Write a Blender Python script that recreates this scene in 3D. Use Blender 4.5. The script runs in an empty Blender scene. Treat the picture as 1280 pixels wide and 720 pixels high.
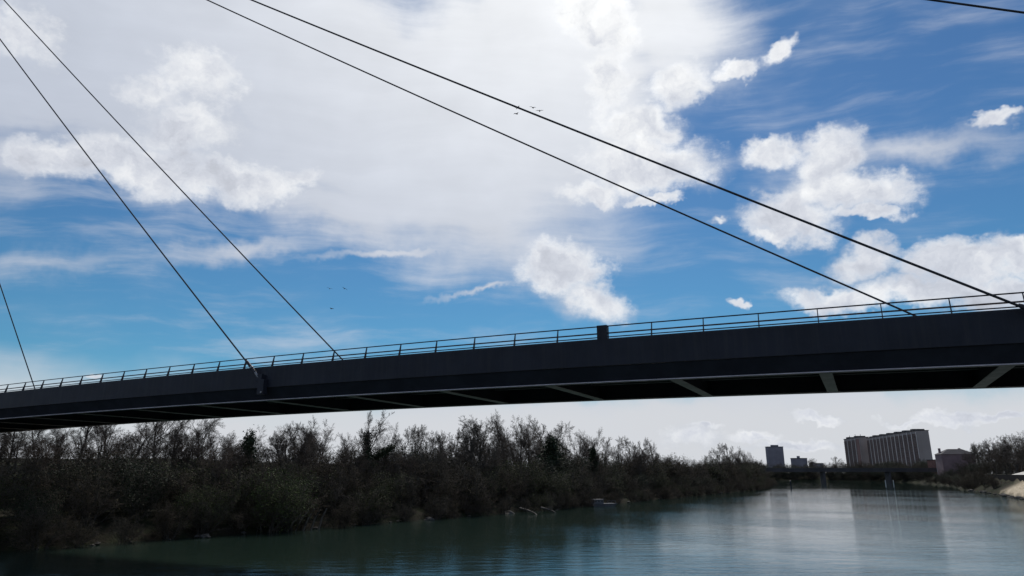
import bpy, math, random
import numpy as np
from mathutils import Vector, Matrix
R = math.radians
SC = bpy.context.scene
COL = SC.collection

# ------------------------------------------------------------------ camera
EYE = 9.0                       # metres above the water (z = 0)
PITCH = 15.2
cam_d = bpy.data.cameras.new('camera'); cam = bpy.data.objects.new('camera', cam_d); COL.objects.link(cam)
cam.location = (0, 0, EYE); cam.rotation_euler = (R(90 + PITCH), 0, 0)
cam_d.sensor_width = 36; cam_d.lens = 36 * 853 / 1280; cam_d.clip_start = 0.1; cam_d.clip_end = 20000
SC.camera = cam

def ray(u, v):                  # photo pixel -> world direction
    x, up, f = u - 640, 360 - v, 853
    c, s = math.cos(R(PITCH)), math.sin(R(PITCH))
    return Vector((x, f * c - up * s, up * c + f * s)).normalized()
def px(P):
    x, y, z = P[0], P[1], P[2] - EYE
    c, s = math.cos(R(PITCH)), math.sin(R(PITCH))
    F = y * c + z * s
    return 640 + 853 * x / F, 360 - 853 * (z * c - y * s) / F

# ------------------------------------------------------------------ sun, exposure
SUN_AZ, SUN_EL = 6.5, 50.0      # degrees right of +Y, above the horizon
sd = Vector((math.sin(R(SUN_AZ)) * math.cos(R(SUN_EL)), math.cos(R(SUN_AZ)) * math.cos(R(SUN_EL)), math.sin(R(SUN_EL))))
sun_d = bpy.data.lights.new('sun', 'SUN'); sun = bpy.data.objects.new('sun', sun_d); COL.objects.link(sun)
sun_d.energy = 2.8; sun_d.angle = R(8.0); sun_d.color = (1, .95, .88)
sun.rotation_euler = sd.to_track_quat('Z', 'Y').to_euler(); sun.location = (20, 40, 120)
SC.view_settings.view_transform = 'Standard'; SC.view_settings.look = 'None'
SC.view_settings.gamma = 1; SC.view_settings.exposure = 0.0; SC.view_settings.use_curve_mapping = False
SC.render.engine = 'CYCLES'
SC.cycles.max_bounces = 5; SC.cycles.diffuse_bounces = 2; SC.cycles.glossy_bounces = 3
SC.cycles.use_denoising = True; SC.cycles.sample_clamp_indirect = 4; SC.cycles.caustics_reflective = False

# ------------------------------------------------------------------ sky
W = bpy.data.worlds.new('World'); SC.world = W; W.use_nodes = True
wt = W.node_tree; wt.nodes.clear()
class NG:
    def __init__(s, t): s.t = t
    def n(s, kind, **kw):
        nd = s.t.nodes.new(kind)
        for k, v in kw.items(): setattr(nd, k, v)
        return nd
    def put(s, sock, v):
        if isinstance(v, bpy.types.NodeSocket): s.t.links.new(v, sock)
        elif v is not None: sock.default_value = v
    def m(s, op, a, b=None, c=None, clamp=False):
        nd = s.n('ShaderNodeMath', operation=op, use_clamp=clamp)
        for i, v in enumerate((a, b, c)): s.put(nd.inputs[i], v)
        return nd.outputs[0]
    def v(s, op, a, b=None, c=None):
        nd = s.n('ShaderNodeVectorMath', operation=op)
        for i, x in enumerate((a, b, c)):
            if x is not None: s.put(nd.inputs[i], x)
        return nd.outputs['Value'] if op in ('DOT_PRODUCT', 'LENGTH') else nd.outputs[0]
    def vs(s, a, k):
        nd = s.n('ShaderNodeVectorMath', operation='SCALE'); s.put(nd.inputs[0], a); s.put(nd.inputs['Scale'], k); return nd.outputs[0]
    def noise(s, vec, scale, detail=4, rough=.55, dist=0, col=False):
        nd = s.n('ShaderNodeTexNoise'); s.put(nd.inputs['Vector'], vec)
        nd.inputs['Scale'].default_value = scale; nd.inputs['Detail'].default_value = detail
        nd.inputs['Roughness'].default_value = rough; nd.inputs['Distortion'].default_value = dist
        return nd.outputs['Color' if col else 'Fac']
    def ss(s, x, lo, hi, a=0.0, b=1.0):
        nd = s.n('ShaderNodeMapRange', interpolation_type='SMOOTHSTEP'); s.put(nd.inputs[0], x)
        for i, q in enumerate((lo, hi, a, b)): s.put(nd.inputs[1 + i], q)
        return nd.outputs[0]
    def mix(s, f, a, b, blend='MIX'):
        nd = s.n('ShaderNodeMix', data_type='RGBA', blend_type=blend)
        s.put(nd.inputs[0], f); s.put(nd.inputs[6], a); s.put(nd.inputs[7], b); return nd.outputs[2]
    def mapping(s, vec, loc=(0, 0, 0), rot=(0, 0, 0), sc=(1, 1, 1), typ='POINT'):
        nd = s.n('ShaderNodeMapping', vector_type=typ); s.put(nd.inputs['Vector'], vec)
        nd.inputs['Location'].default_value = loc; nd.inputs['Rotation'].default_value = rot; nd.inputs['Scale'].default_value = sc
        return nd.outputs[0]
g = NG(wt)
wd = g.n('ShaderNodeTexCoord').outputs['Generated']
sx = g.n('ShaderNodeSeparateXYZ'); wt.links.new(wd, sx.inputs[0])
X_, Y_, Z_ = sx.outputs
den = g.m('MAXIMUM', g.m('ADD', Y_, 1.0), .02)
cb = g.n('ShaderNodeCombineXYZ'); g.put(cb.inputs[0], g.m('DIVIDE', X_, den)); g.put(cb.inputs[1], g.m('DIVIDE', Z_, den))
ST = cb.outputs[0]              # stereographic chart of sky directions
def st(u, v):
    r = ray(u, v); return (r.x / (1 + r.y), r.z / (1 + r.y))
w1 = g.v('SUBTRACT', g.noise(ST, 9, 2, .5, col=True), (.5, .5, .5))
w2 = g.v('SUBTRACT', g.noise(ST, 34, 4, .62, col=True), (.5, .5, .5))
SW = g.v('ADD', ST, g.v('ADD', g.vs(w1, .028), g.vs(w2, .034)))          # for cumulus
SV = g.v('ADD', ST, g.v('ADD', g.vs(w1, .07), g.vs(w2, .03)))                                      # for soft veil
sep0 = g.v('MULTIPLY', SW, (1, 1, 0)); sepv = g.v('MULTIPLY', SV, (1, 1, 0))
K = 1.0
def blob(vec, u, v, rx, ry, rot=0, w=1.0):
    c = st(u, v); a = math.radians(-rot)   # rot: clockwise px degrees
    e = st(u + rx * math.cos(R(rot)), v + rx * math.sin(R(rot)))
    dx, dy = e[0] - c[0], e[1] - c[1]; L = math.hypot(dx, dy)
    mp = g.mapping(vec, (c[0], c[1], 0), (0, 0, math.atan2(dy, dx)), (L, L * ry / rx, 1), 'TEXTURE')
    gr = g.n('ShaderNodeTexGradient', gradient_type='SPHERICAL'); wt.links.new(mp, gr.inputs[0])
    return g.m('MULTIPLY', gr.outputs['Fac'], w) if w != 1 else gr.outputs['Fac']
def field(vec, L, k=.15):
    acc = None
    for b in L:
        o = blob(vec, *b); acc = o if acc is None else (g.m('SMOOTH_MAX', acc, o, k) if k else g.m('MAXIMUM', acc, o))
    return acc
CUM = [(120,195,110,50,0),(50,190,55,45,0),(205,215,90,50,10),(320,235,80,38,0,1),(250,95,80,55,20,.72),(190,110,60,40,0,.6),(235,160,80,50,0,.75),(370,225,40,26,0,.8),(280,225,90,40,0,.9),(30,40,70,60,0,.6),
       (850,104,60,40,-20),(925,82,32,15,-15),(975,60,34,16,-35,.8),(800,155,80,34,5,.85),(758,95,40,62,10,.75),(812,205,125,58,0),(735,238,60,18,0,.8),(812,252,44,13,0),(750,25,70,40,30),
       (706,336,74,44,0),(745,372,70,34,30,.75),(895,276,18,8,0,.7),
       (965,187,58,28,-15),(1040,190,68,56,-20),(1065,235,110,44,5),(990,272,88,44,10),(970,291,45,20,0),(1092,266,60,18,0),(1240,157,46,16,-5),(1000,250,50,40,0,.8),
       (1085,325,75,38,-10),(1200,335,120,52,0),(1060,374,120,28,0),(1150,365,150,36,0),(1270,325,80,46,0),(920,384,20,9,0,.8),(1235,370,120,40,0),
       (108,463,12,6,0,.7),(1020,522,38,10,0),(950,546,50,12,0,.7),(1190,515,70,15,-3),(1250,511,40,10,0),(1130,521,50,8,0,.8),(870,545,60,22,0,.75),(1000,562,80,14,0,.8),(880,530,40,8,0,.7)]
fbm = g.noise(g.v('MULTIPLY', ST, (1, 1.25, 1)), 52, 7, .66)
fbl = g.noise(ST, 17, 3, .5)
F1 = field(sep0, CUM, 0)
Q = g.m('ADD', F1, g.m('ADD', g.m('MULTIPLY', g.m('SUBTRACT', fbm, .5), 1.15), g.m('MULTIPLY', g.m('SUBTRACT', fbl, .5), .5)))
front = g.ss(F1, .0, .16)
CD = g.m('MULTIPLY', g.ss(Q, .07, .66), front)
VEIL = [(150,40,560,175,0,1.5),(460,130,420,210,30,1.5),(650,100,260,260,0,1.5),(600,225,200,140,30,1.1),(830,20,170,140,0,1.0),(1150,192,230,48,0,.62),(20,180,200,120,0,.8),(290,190,190,120,0,1.0),(180,130,260,120,0,1.0),(420,260,190,90,15,.9),
        (720,375,90,50,20,.5),(930,520,1100,80,-2,1.4),(640,560,1700,75,-2,1.6),(1020,570,700,60,0,1.6),(480,323,170,14,-9,.8),(600,372,90,9,-14,.7),(300,325,170,24,-6,.55),(1010,235,130,80,0,.5),(60,330,200,40,0,.45)]
F2 = field(sepv, VEIL)
cir = g.noise(g.mapping(g.v('ADD', ST, g.vs(w1, .035)), rot=(0, 0, R(8)), sc=(2.2, 13, 1)), 3.2, 6, .6)
Q2 = g.m('ADD', F2, g.m('ADD', g.m('MULTIPLY', g.m('SUBTRACT', fbl, .5), .35), g.m('MULTIPLY', g.m('SUBTRACT', cir, .5), .55)))
VD = g.m('MULTIPLY', g.ss(Q2, .04, .74), .97)
CI = g.m('MULTIPLY', g.ss(cir, .46, .76), g.m('ADD', .16, g.m('MULTIPLY', g.ss(X_, .15, -.3), .26)))                          # thin streaks everywhere
# generic broken cloud for the sky behind the camera
bk = g.noise(wd, 2.3, 7, .6, .3)
BD = g.m('MULTIPLY', g.ss(bk, .47, .62), g.ss(Y_, .45, -.05))
sky = g.n('ShaderNodeTexSky', sky_type='NISHITA', sun_disc=False, sun_elevation=R(SUN_EL), sun_rotation=R(SUN_AZ),
          altitude=100, air_density=1.0, dust_density=.25, ozone_density=2.5)
SKY_STR = 0.058
skyc = g.mix(1.0, sky.outputs[0], g.mix(g.ss(Z_, .12, .5), (.50, 1.02, 1.20, 1), (.60, .98, 1.27, 1)), 'MULTIPLY')
skyc = g.vs(skyc, SKY_STR)
dots = g.v('DOT_PRODUCT', wd, tuple(sd))
glow = g.m('POWER', g.m('MAXIMUM', dots, 0), 9)
low = g.ss(Z_, .02, .42)
veilc = g.mix(glow, (.50, .545, .64, 1), (.98, .99, 1.0, 1))
veilc = g.mix(g.m('MULTIPLY', g.m('SUBTRACT', 1, low), .35), veilc, (.62, .66, .72, 1))
veilc = g.vs(veilc, g.m('ADD', .83, g.m('ADD', g.m('MULTIPLY', fbl, .22), g.m('MULTIPLY', cir, .18))))
rel = g.m('SUBTRACT', g.noise(SW, 26, 5, .6), g.noise(g.v('ADD', SW, (.004, .013, 0)), 26, 5, .6))
rim = g.ss(Q, .70, .20)                                                # thin margins let the light through, thick hearts are greyer
cumb = g.m('ADD', g.m('ADD', .74, g.m('MULTIPLY', rim, .16)), g.m('MULTIPLY', rel, .75))
cumb = g.m('MINIMUM', g.m('MAXIMUM', cumb, .56), .98)
cumb = g.m('ADD', cumb, g.m('MULTIPLY', glow, .25))
cumc = g.vs(g.mix(g.ss(cumb, .68, 1.0), (.86, .90, 1.0, 1), (.98, .99, 1.0, 1)), cumb)
c = g.mix(CI, skyc, veilc)
c = g.mix(VD, c, veilc)
bank = g.ss(g.m('ADD', Z_, g.m('MULTIPLY', g.m('SUBTRACT', fbl, .5), .08)), .150, .070)
c = g.mix(g.m('MULTIPLY', bank, .93), c, (.66, .68, .715, 1))
halo = g.m('MULTIPLY', g.ss(g.m('ADD', F1, g.m('MULTIPLY', g.m('SUBTRACT', cir, .5), .5)), .0, .55), .55)
c = g.mix(halo, c, veilc)
c = g.mix(g.m('MULTIPLY', CD, .92), c, cumc)
c = g.mix(BD, c, (.42, .45, .52, 1))
bg = g.n('ShaderNodeBackground'); wt.links.new(c, bg.inputs[0]); bg.inputs[1].default_value = 1.0
wo = g.n('ShaderNodeOutputWorld'); wt.links.new(bg.outputs[0], wo.inputs[0])
W.cycles.sampling_method = 'MANUAL'; W.cycles.sample_map_resolution = 512

# ------------------------------------------------------------------ materials
MATS = {}
def mat(name, col, rough=.7, var=.25, scale=3.0, metal=0.0, bump=0.0, spec=.3, col2=None):
    if name in MATS: return MATS[name]
    m = bpy.data.materials.new(name); m.use_nodes = True; t = m.node_tree; h = NG(t)
    b = t.nodes['Principled BSDF']; oc = h.n('ShaderNodeTexCoord').outputs['Object']
    nz = h.noise(oc, scale, 6, .6)
    c2 = col2 if col2 else tuple(x * (1 - var) for x in col)
    c1 = col if col2 else tuple(x * (1 + var) for x in col)
    cc = h.mix(h.ss(nz, .35, .65), (*c2, 1), (*c1, 1)); t.links.new(cc, b.inputs['Base Color'])
    b.inputs['Roughness'].default_value = rough; b.inputs['Metallic'].default_value = metal
    b.inputs['Specular IOR Level'].default_value = spec
    if bump:
        bp = h.n('ShaderNodeBump'); bp.inputs['Strength'].default_value = bump; bp.inputs['Distance'].default_value = .1
        t.links.new(h.noise(oc, scale * 4, 6, .6), bp.inputs['Height']); t.links.new(bp.outputs[0], b.inputs['Normal'])
    MATS[name] = m; return m
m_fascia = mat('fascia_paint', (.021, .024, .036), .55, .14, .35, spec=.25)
def streaks(m):
    t = m.node_tree; h = NG(t); b = t.nodes['Principled BSDF']; oc = h.n('ShaderNodeTexCoord').outputs['Object']
    src = b.inputs['Base Color'].links[0].from_socket
    k = h.ss(h.noise(h.mapping(oc, sc=(1, 1, .05)), 2.2, 5, .7), .42, .72)
    t.links.new(h.mix(h.m('MULTIPLY', k, .22), src, (.075, .07, .068, 1)), b.inputs['Base Color'])
streaks(m_fascia)
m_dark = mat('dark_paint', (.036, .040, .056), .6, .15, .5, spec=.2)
m_flange = mat('flange_paint', (.64, .59, .65), .6, .14, .8)
m_rail = mat('rail_paint', (.035, .037, .05), .5, .1, 2)
m_midrail = mat('midrail_steel', (.10, .07, .06), .5, .2, 2)
m_cable = mat('cable_sheath', (.045, .05, .06), .85, .1, 2)
m_steel = mat('galvanised', (.30, .30, .31), .45, .2, 5, metal=.6)
m_bark = mat('bark', (.085, .074, .064), .95, .35, 2.0, spec=.1)
m_twig = mat('twigs', (.098, .084, .070), .95, .3, .6, spec=.1)
m_twigr = mat('reddish_twigs', (.108, .086, .070), .95, .3, .6, spec=.1)
m_ivy = mat('ivy_leaves', (.032, .044, .022), .7, .35, .8, spec=.2)
m_olive = mat('olive_leaves', (.060, .068, .028), .8, .35, .8, spec=.15)
m_brownleaf = mat('dry_leaves', (.058, .050, .030), .9, .35, .8, spec=.1)
m_green = mat('spring_leaves', (.080, .105, .036), .8, .3, .8, spec=.15)
m_conc = mat('concrete', (.36, .34, .31), .85, .2, .6, bump=.3)
m_block = mat('pale_render', (.37, .32, .30), .85, .08, .05)
m_slab = mat('balcony_white', (.62, .58, .56), .7, .08, .3)
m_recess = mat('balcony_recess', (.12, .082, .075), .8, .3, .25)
m_tower = mat('tower_render', (.22, .21, .24), .85, .1, .05)
m_glass = mat('dark_glass', (.04, .045, .055), .15, .2, 1, spec=.6)
m_roof = mat('slate_roof', (.06, .055, .06), .8, .2, .4)
m_pink = mat('pink_render', (.22, .155, .16), .85, .1, .2)
m_white = mat('white_paint', (.66, .65, .62), .6, .06, 1)
m_tile = mat('clay_roof', (.25, .13, .09), .85, .25, .6)
m_pave = mat('pale_paving', (.60, .57, .52), .9, .08, .3)
m_wood = mat('driftwood', (.13, .115, .10), .9, .3, 2, bump=.3)
m_hull = mat('hull_paint', (.10, .105, .12), .5, .15, 1)
m_bird = mat('feathers', (.06, .06, .065), .8, .3, 8)

def ground_mat():
    m = bpy.data.materials.new('ground'); m.use_nodes = True; t = m.node_tree; h = NG(t); b = t.nodes['Principled BSDF']
    oc = h.n('ShaderNodeTexCoord').outputs['Object']
    at = h.n('ShaderNodeAttribute', attribute_name='zone')
    a = h.noise(oc, .25, 8, .65); a2 = h.noise(oc, 1.7, 8, .7)
    soil = h.mix(h.ss(a, .4, .6), (.030, .025, .018, 1), (.026, .031, .015, 1))
    soil = h.mix(h.ss(a2, .55, .75), soil, (.05, .043, .032, 1))
    stone = h.mix(h.ss(a2, .38, .62), (.30, .235, .15, 1), (.72, .62, .47, 1))
    stone = h.mix(h.ss(h.noise(h.mapping(oc, sc=(1, 1, 3)), .35, 6, .7), .56, .68), stone, (.16, .13, .085, 1))
    t.links.new(h.mix(at.outputs['Fac'], soil, stone), b.inputs['Base Color']); b.inputs['Roughness'].default_value = .95
    b.inputs['Specular IOR Level'].default_value = .1
    bp = h.n('ShaderNodeBump'); bp.inputs['Strength'].default_value = .8; bp.inputs['Distance'].default_value = .5
    t.links.new(a2, bp.inputs['Height']); t.links.new(bp.outputs[0], b.inputs['Normal']); return m

def water_mat():
    m = bpy.data.materials.new('water'); m.use_nodes = True; t = m.node_tree; h = NG(t); b = t.nodes['Principled BSDF']
    oc = h.n('ShaderNodeTexCoord').outputs['Object']
    b.inputs['Base Color'].default_value = (.018, .033, .025, 1); b.inputs['Roughness'].default_value = .04
    b.inputs['IOR'].default_value = 1.333
    cd = h.mapping(oc, rot=(0, 0, R(30)))                              # river axis roughly along +Y after the turn
    big = h.noise(h.mapping(cd, sc=(.55, 1.25, 1)), .02, 4, .6)        # patches of breeze and calm, drawn out across the river
    wind = h.ss(big, .40, .60)
    far = h.ss(h.v('LENGTH', oc), 430, 500)
    streak = h.ss(h.noise(h.mapping(oc, sc=(.2, 1.5, 1)), .022, 4, .55), .54, .59)
    amp = h.m('ADD', h.m('MULTIPLY', h.m('SUBTRACT', 1.0, far), h.m('ADD', .55, h.m('MULTIPLY', wind, .45))), h.m('MULTIPLY', far, h.m('ADD', .015, h.m('MULTIPLY', streak, .6))))
    n1 = h.noise(h.mapping(oc, sc=(.42, 1.0, 1)), .62, 4, .55, .4)
    n2 = h.noise(h.mapping(cd, sc=(.9, 1.5, 1)), 2.6, 4, .6)
    n3 = h.noise(h.mapping(cd, sc=(.7, 1.0, 1)), .09, 2, .5)
    n4 = h.noise(h.mapping(cd, sc=(1, 1.4, 1)), 9.0, 3, .6)
    hgt = h.m('ADD', h.m('ADD', h.m('MULTIPLY', n1, .20), h.m('MULTIPLY', n2, .035)), h.m('ADD', h.m('MULTIPLY', n3, .05), h.m('MULTIPLY', n4, .012)))
    bp = h.n('ShaderNodeBump'); bp.inputs['Distance'].default_value = .36
    t.links.new(amp, bp.inputs['Strength']); t.links.new(hgt, bp.inputs['Height']); t.links.new(bp.outputs[0], b.inputs['Normal'])
    return m

# ------------------------------------------------------------------ mesh helpers
class MB:
    def __init__(s): s.v = []; s.f = []
    def quad(s, a, b, c, d):
        i = len(s.v); s.v += [tuple(a), tuple(b), tuple(c), tuple(d)]; s.f.append((i, i + 1, i + 2, i + 3))
    def box(s, c, size, M=None):
        x, y, z = (q / 2 for q in size); i = len(s.v)
        for P in ((-x,-y,-z),(x,-y,-z),(x,y,-z),(-x,y,-z),(-x,-y,z),(x,-y,z),(x,y,z),(-x,y,z)):
            P = Vector(P)
            if M is not None: P = M @ P
            s.v.append(tuple(P + Vector(c)))
        s.f += [tuple(i + k for k in q) for q in ((0,3,2,1),(4,5,6,7),(0,1,5,4),(1,2,6,5),(2,3,7,6),(3,0,4,7))]
    def hexa(s, P):     # 8 corners, bottom 4 then top 4
        i = len(s.v); s.v += [tuple(p) for p in P]
        s.f += [tuple(i + k for k in q) for q in ((0,3,2,1),(4,5,6,7),(0,1,5,4),(1,2,6,5),(2,3,7,6),(3,0,4,7))]
    def tube(s, pts, rad, sides=6, cap=True):
        pts = [Vector(p) for p in pts]
        if not hasattr(rad, '__len__'): rad = [rad] * len(pts)
        base = len(s.v)
        for k, p in enumerate(pts):
            a = pts[max(k - 1, 0)]; b = pts[min(k + 1, len(pts) - 1)]
            d = (b - a).normalized(); ref = Vector((0, 0, 1)) if abs(d.z) < .9 else Vector((1, 0, 0))
            x = d.cross(ref).normalized(); y = d.cross(x)
            for j in range(sides):
                an = 2 * math.pi * j / sides; s.v.append(tuple(p + (x * math.cos(an) + y * math.sin(an)) * rad[k]))
        for k in range(len(pts) - 1):
            for j in range(sides):
                a = base + k * sides + j; b = base + k * sides + (j + 1) % sides
                s.f.append((a, b, b + sides, a + sides))
        if cap:
            s.f.append(tuple(base + j for j in range(sides))[::-1])
            e = base + (len(pts) - 1) * sides; s.f.append(tuple(e + j for j in range(sides)))
    def mesh(s, name, m, smooth=False):
        me = bpy.data.meshes.new(name); me.from_pydata(s.v, [], s.f); me.update()
        me.materials.append(m)
        if smooth: me.polygons.foreach_set('use_smooth', [True] * len(me.polygons))
        return me
    def build(s, name, m, parent=None, smooth=False):
        o = bpy.data.objects.new(name, s.mesh(name, m, smooth)); COL.objects.link(o)
        if parent: o.parent = parent
        return o
def tag(o, label=None, cat=None, group=None, kind=None):
    if label: o['label'] = label
    if cat: o['category'] = cat
    if group: o['group'] = group
    if kind: o['kind'] = kind
    return o
def empty(name, loc=(0, 0, 0), rz=0, label=None, cat=None, group=None):
    o = bpy.data.objects.new(name, None); COL.objects.link(o); o.location = loc; o.rotation_euler = (0, 0, rz)
    o.empty_display_size = .5
    return tag(o, label, cat, group)
def copy_tree(o, parent=None):
    c = o.copy(); COL.objects.link(c)
    if parent: c.parent = parent
    for ch in list(o.children): copy_tree(ch, c)
    return c

# ------------------------------------------------------------------ river shape
LB = [(-420,-330),(-260,-90),(-130,22),(-61,86),(-7,157),(30,216),(65,275),(104,340),(143,409),(190,520),(243,660),(262,720),(255,780),(200,830),(100,880),(-200,960),(-900,1050)]
RB = [(-300,-298),(-40,-38),(0,1.5),(40,42),(120,123),(160,200),(184,257),(222,330),(257,409),(310,500),(348,584),(385,672),(405,740),(400,820),(350,900),(250,970),(0,1060),(-300,1120),(-900,1200)]
def smooth_line(P, n=6):
    P = np.array(P, float); out = []
    for i in range(len(P) - 1):
        p0 = P[max(i-1,0)]; p1 = P[i]; p2 = P[i+1]; p3 = P[min(i+2, len(P)-1)]
        for k in range(n):
            t = k / n
            out.append(.5*((2*p1)+(-p0+p2)*t+(2*p0-5*p1+4*p2-p3)*t*t+(-p0+3*p1-3*p2+p3)*t**3))
    out.append(P[-1]); return np.array(out)
LBs, RBs = smooth_line(LB), smooth_line(RB, 5)
def wiggle(P, amp, seed):
    rng = np.random.RandomState(seed); q = P.copy()
    q[1:-1] += rng.uniform(-amp, amp, (len(P) - 2, 2)); return q
LBs = wiggle(LBs, 1.2, 3)
POLY = np.vstack([LBs, RBs[::-1]])
def seg_dist(XY, P):
    XY = np.asarray(XY, float); best = np.full(len(XY), 1e18)
    for a, b in zip(P[:-1], P[1:]):
        ab = b - a; t = np.clip(((XY - a) @ ab) / (ab @ ab), 0, 1); q = XY - (a + t[:, None] * ab)
        best = np.minimum(best, (q ** 2).sum(1))
    return np.sqrt(best)
def inside(XY, P):
    XY = np.asarray(XY, float); c = np.zeros(len(XY), bool); n = len(P)
    for i in range(n):
        a = P[i]; b = P[(i + 1) % n]
        if a[1] == b[1]: continue
        k = ((a[1] > XY[:, 1]) != (b[1] > XY[:, 1])) & (XY[:, 0] < (b[0] - a[0]) * (XY[:, 1] - a[1]) / (b[1] - a[1]) + a[0])
        c ^= k
    return c
def sstep(x, a, b):
    t = np.clip((x - a) / (b - a), 0, 1); return t * t * (3 - 2 * t)
def vnoise(x, y, s, seed=0):
    return (np.sin(x / s + 1.3 * np.sin(y / s * 1.7 + seed)) + np.sin(y / s * 1.3 + 1.1 * np.sin(x / s * .8 + 2.1 * seed))) / 2
def terrain(XY):
    XY = np.asarray(XY, float); X, Y = XY[:, 0], XY[:, 1]
    dl = seg_dist(XY, LBs); dr = seg_dist(XY, RBs); ins = inside(XY, POLY)
    left = dl < dr
    # left bank
    hl = -2.5 + 3.3 * sstep(dl, -.5, 2.5) + 2.6 * sstep(dl, 2, 14)
    near = 1 - sstep(Y, 330, 520)
    hl += near * 8.5 * sstep(dl, 22, 75) + (1 - near) * 3.0 * sstep(dl, 6, 40)
    hl += vnoise(X, Y, 9, 1) * .35 * sstep(dl, 1, 6) + vnoise(X, Y, 37, 2) * .9 * sstep(dl, 25, 60)
    # right bank: quay by the camera, sloped embankment further on
    q = (1 - sstep(Y, 120, 190))
    hq = -2.5 + 9.9 * (dr > 1.1)
    he = -2.5 + 3.2 * sstep(dr, -.5, 2) + 4.9 * np.clip((dr - 1.5) / 10.5, 0, 1) + 2.7 * sstep(dr, 12.6, 13.1)
    hf = -2.5 + 3.3 * sstep(dr, -.5, 2.5) + 2.0 * sstep(dr, 2, 9) + 5.5 * sstep(dr, 9, 22) + vnoise(X, Y, 11, 4) * .3
    f = sstep(Y, 415, 470)
    he = he * (1 - f) + hf * f
    hr = np.where(q > .5, hq, he)
    h = np.where(left, hl, hr)
    bed = -2.5 - 1.5 * sstep(np.minimum(dl, dr), 0, 15)
    return np.where(ins, bed, h), left, dl, dr, ins
def zg(x, y): return float(terrain([(x, y)])[0][0])

front_ang = np.concatenate([np.linspace(-62, 62, 330)]); rear = np.linspace(62, 298, 60)[1:-1]
ang = np.radians(np.concatenate([front_ang, rear])); NA = len(ang)
rr = np.concatenate([[0.0], np.geomspace(.6, 9000, 420)]); NR = len(rr)
GX = rr[:, None] * np.sin(ang)[None]; GY = rr[:, None] * np.cos(ang)[None]
XY = np.stack([GX.ravel(), GY.ravel()], 1)
H, lf, dl_, dr_, ins_ = terrain(XY)
V = np.column_stack([XY, H])
fc = []
for i in range(NR - 1):
    a = i * NA + np.arange(NA); b = i * NA + (np.arange(NA) + 1) % NA
    fc.append(np.stack([a, b, b + NA, a + NA], 1))
fc = np.vstack(fc)
me = bpy.data.meshes.new('ground'); me.from_pydata(V.tolist(), [], fc.tolist()); me.update()
zone = ((~lf) & (XY[:, 1] > 200) & (XY[:, 1] < 440) & (dr_ < 14)).astype(float) * sstep(H, .3, 1.1) * (1 - sstep(XY[:, 1], 308, 330))
at_ = me.attributes.new('zone', 'FLOAT', 'POINT'); at_.data.foreach_set('value', zone.astype(np.float32))
me.materials.append(ground_mat()); me.polygons.foreach_set('use_smooth', [True] * len(me.polygons))
o = bpy.data.objects.new('ground', me); COL.objects.link(o); tag(o, 'dark earth and grass banks on both sides of the river', kind='structure')
w = MB(); w.quad((-1500, -900, 0), (1500, -900, 0), (1500, 1500, 0), (-1500, 1500, 0))
o = w.build('water', water_mat()); tag(o, 'dark green river water with light ripples', kind='structure')

# ------------------------------------------------------------------ road bridge with stay cables
DD = Vector((.895, -.4461, 0)).normalized(); NN = Vector((-DD.y, DD.x, 0))
def B(t, n, dz):
    p = Vector((0, 56, 0)) + DD * t + NN * n
    return Vector((p.x, p.y, EYE + 10.3 - .00015 * (t + 32) ** 2 + dz))
def tn(x, y):
    q = Vector((x, y - 56, 0)); return q.dot(DD), q.dot(NN)
bridge = empty('bridge', B(0, 8, 0), 0, 'dark steel road bridge hung on stay cables, crossing the whole photo', 'bridge')
inv = -bridge.location
STEP = 10.42 / 3; T0, T1 = -235, 96
TS = [33.8 + STEP * k for k in range(-78, 19)]
def extr(name, prof, m, ts=TS, parent=bridge, closed=True):
    b = MB(); k = len(prof)
    for t in ts:
        for (n, dz) in prof: b.v.append(tuple(B(t, n, dz) + inv))
    for i in range(len(ts) - 1):
        for j in range(k if closed else k - 1):
            a = i * k + j; c = i * k + (j + 1) % k; b.f.append((a, c, c + k, a + k))
    b.f.append(tuple(range(k))); e = (len(ts) - 1) * k; b.f.append(tuple(e + j for j in range(k))[::-1])
    return b.build(name, m, parent)
WD = 16.0
for s in (0, 1):
    f = (lambda n: n) if s == 0 else (lambda n: WD - n)
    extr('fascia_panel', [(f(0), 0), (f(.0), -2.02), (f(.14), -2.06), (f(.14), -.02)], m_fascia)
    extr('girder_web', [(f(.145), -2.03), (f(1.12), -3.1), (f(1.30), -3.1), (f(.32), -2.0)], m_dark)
    extr('bottom_flange', [(f(1.02), -3.105), (f(1.02), -3.175), (f(1.62), -3.175), (f(1.62), -3.105)], m_flange)
    extr('inner_web', [(f(1.45), -3.1), (f(1.45), -.9), (f(1.5), -.9), (f(1.5), -3.1)], m_dark)
    extr('edge_kerb', [(f(.02), .003), (f(.02), .09), (f(.3), .09), (f(.3), .003)], m_rail)
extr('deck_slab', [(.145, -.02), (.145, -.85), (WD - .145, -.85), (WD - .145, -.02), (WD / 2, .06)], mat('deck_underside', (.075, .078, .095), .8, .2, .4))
for n in (4.2, 6.7, 9.3, 11.8):
    extr('stringer', [(n - .15, -2.0), (n - .15, -2.04), (n + .15, -2.04), (n + .15, -2.0), (n + .015, -1.98), (n + .015, -.855), (n - .015, -.855), (n - .015, -1.98)], mat('stringer_paint', (.22, .23, .25), .6, .2, .5))
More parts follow.
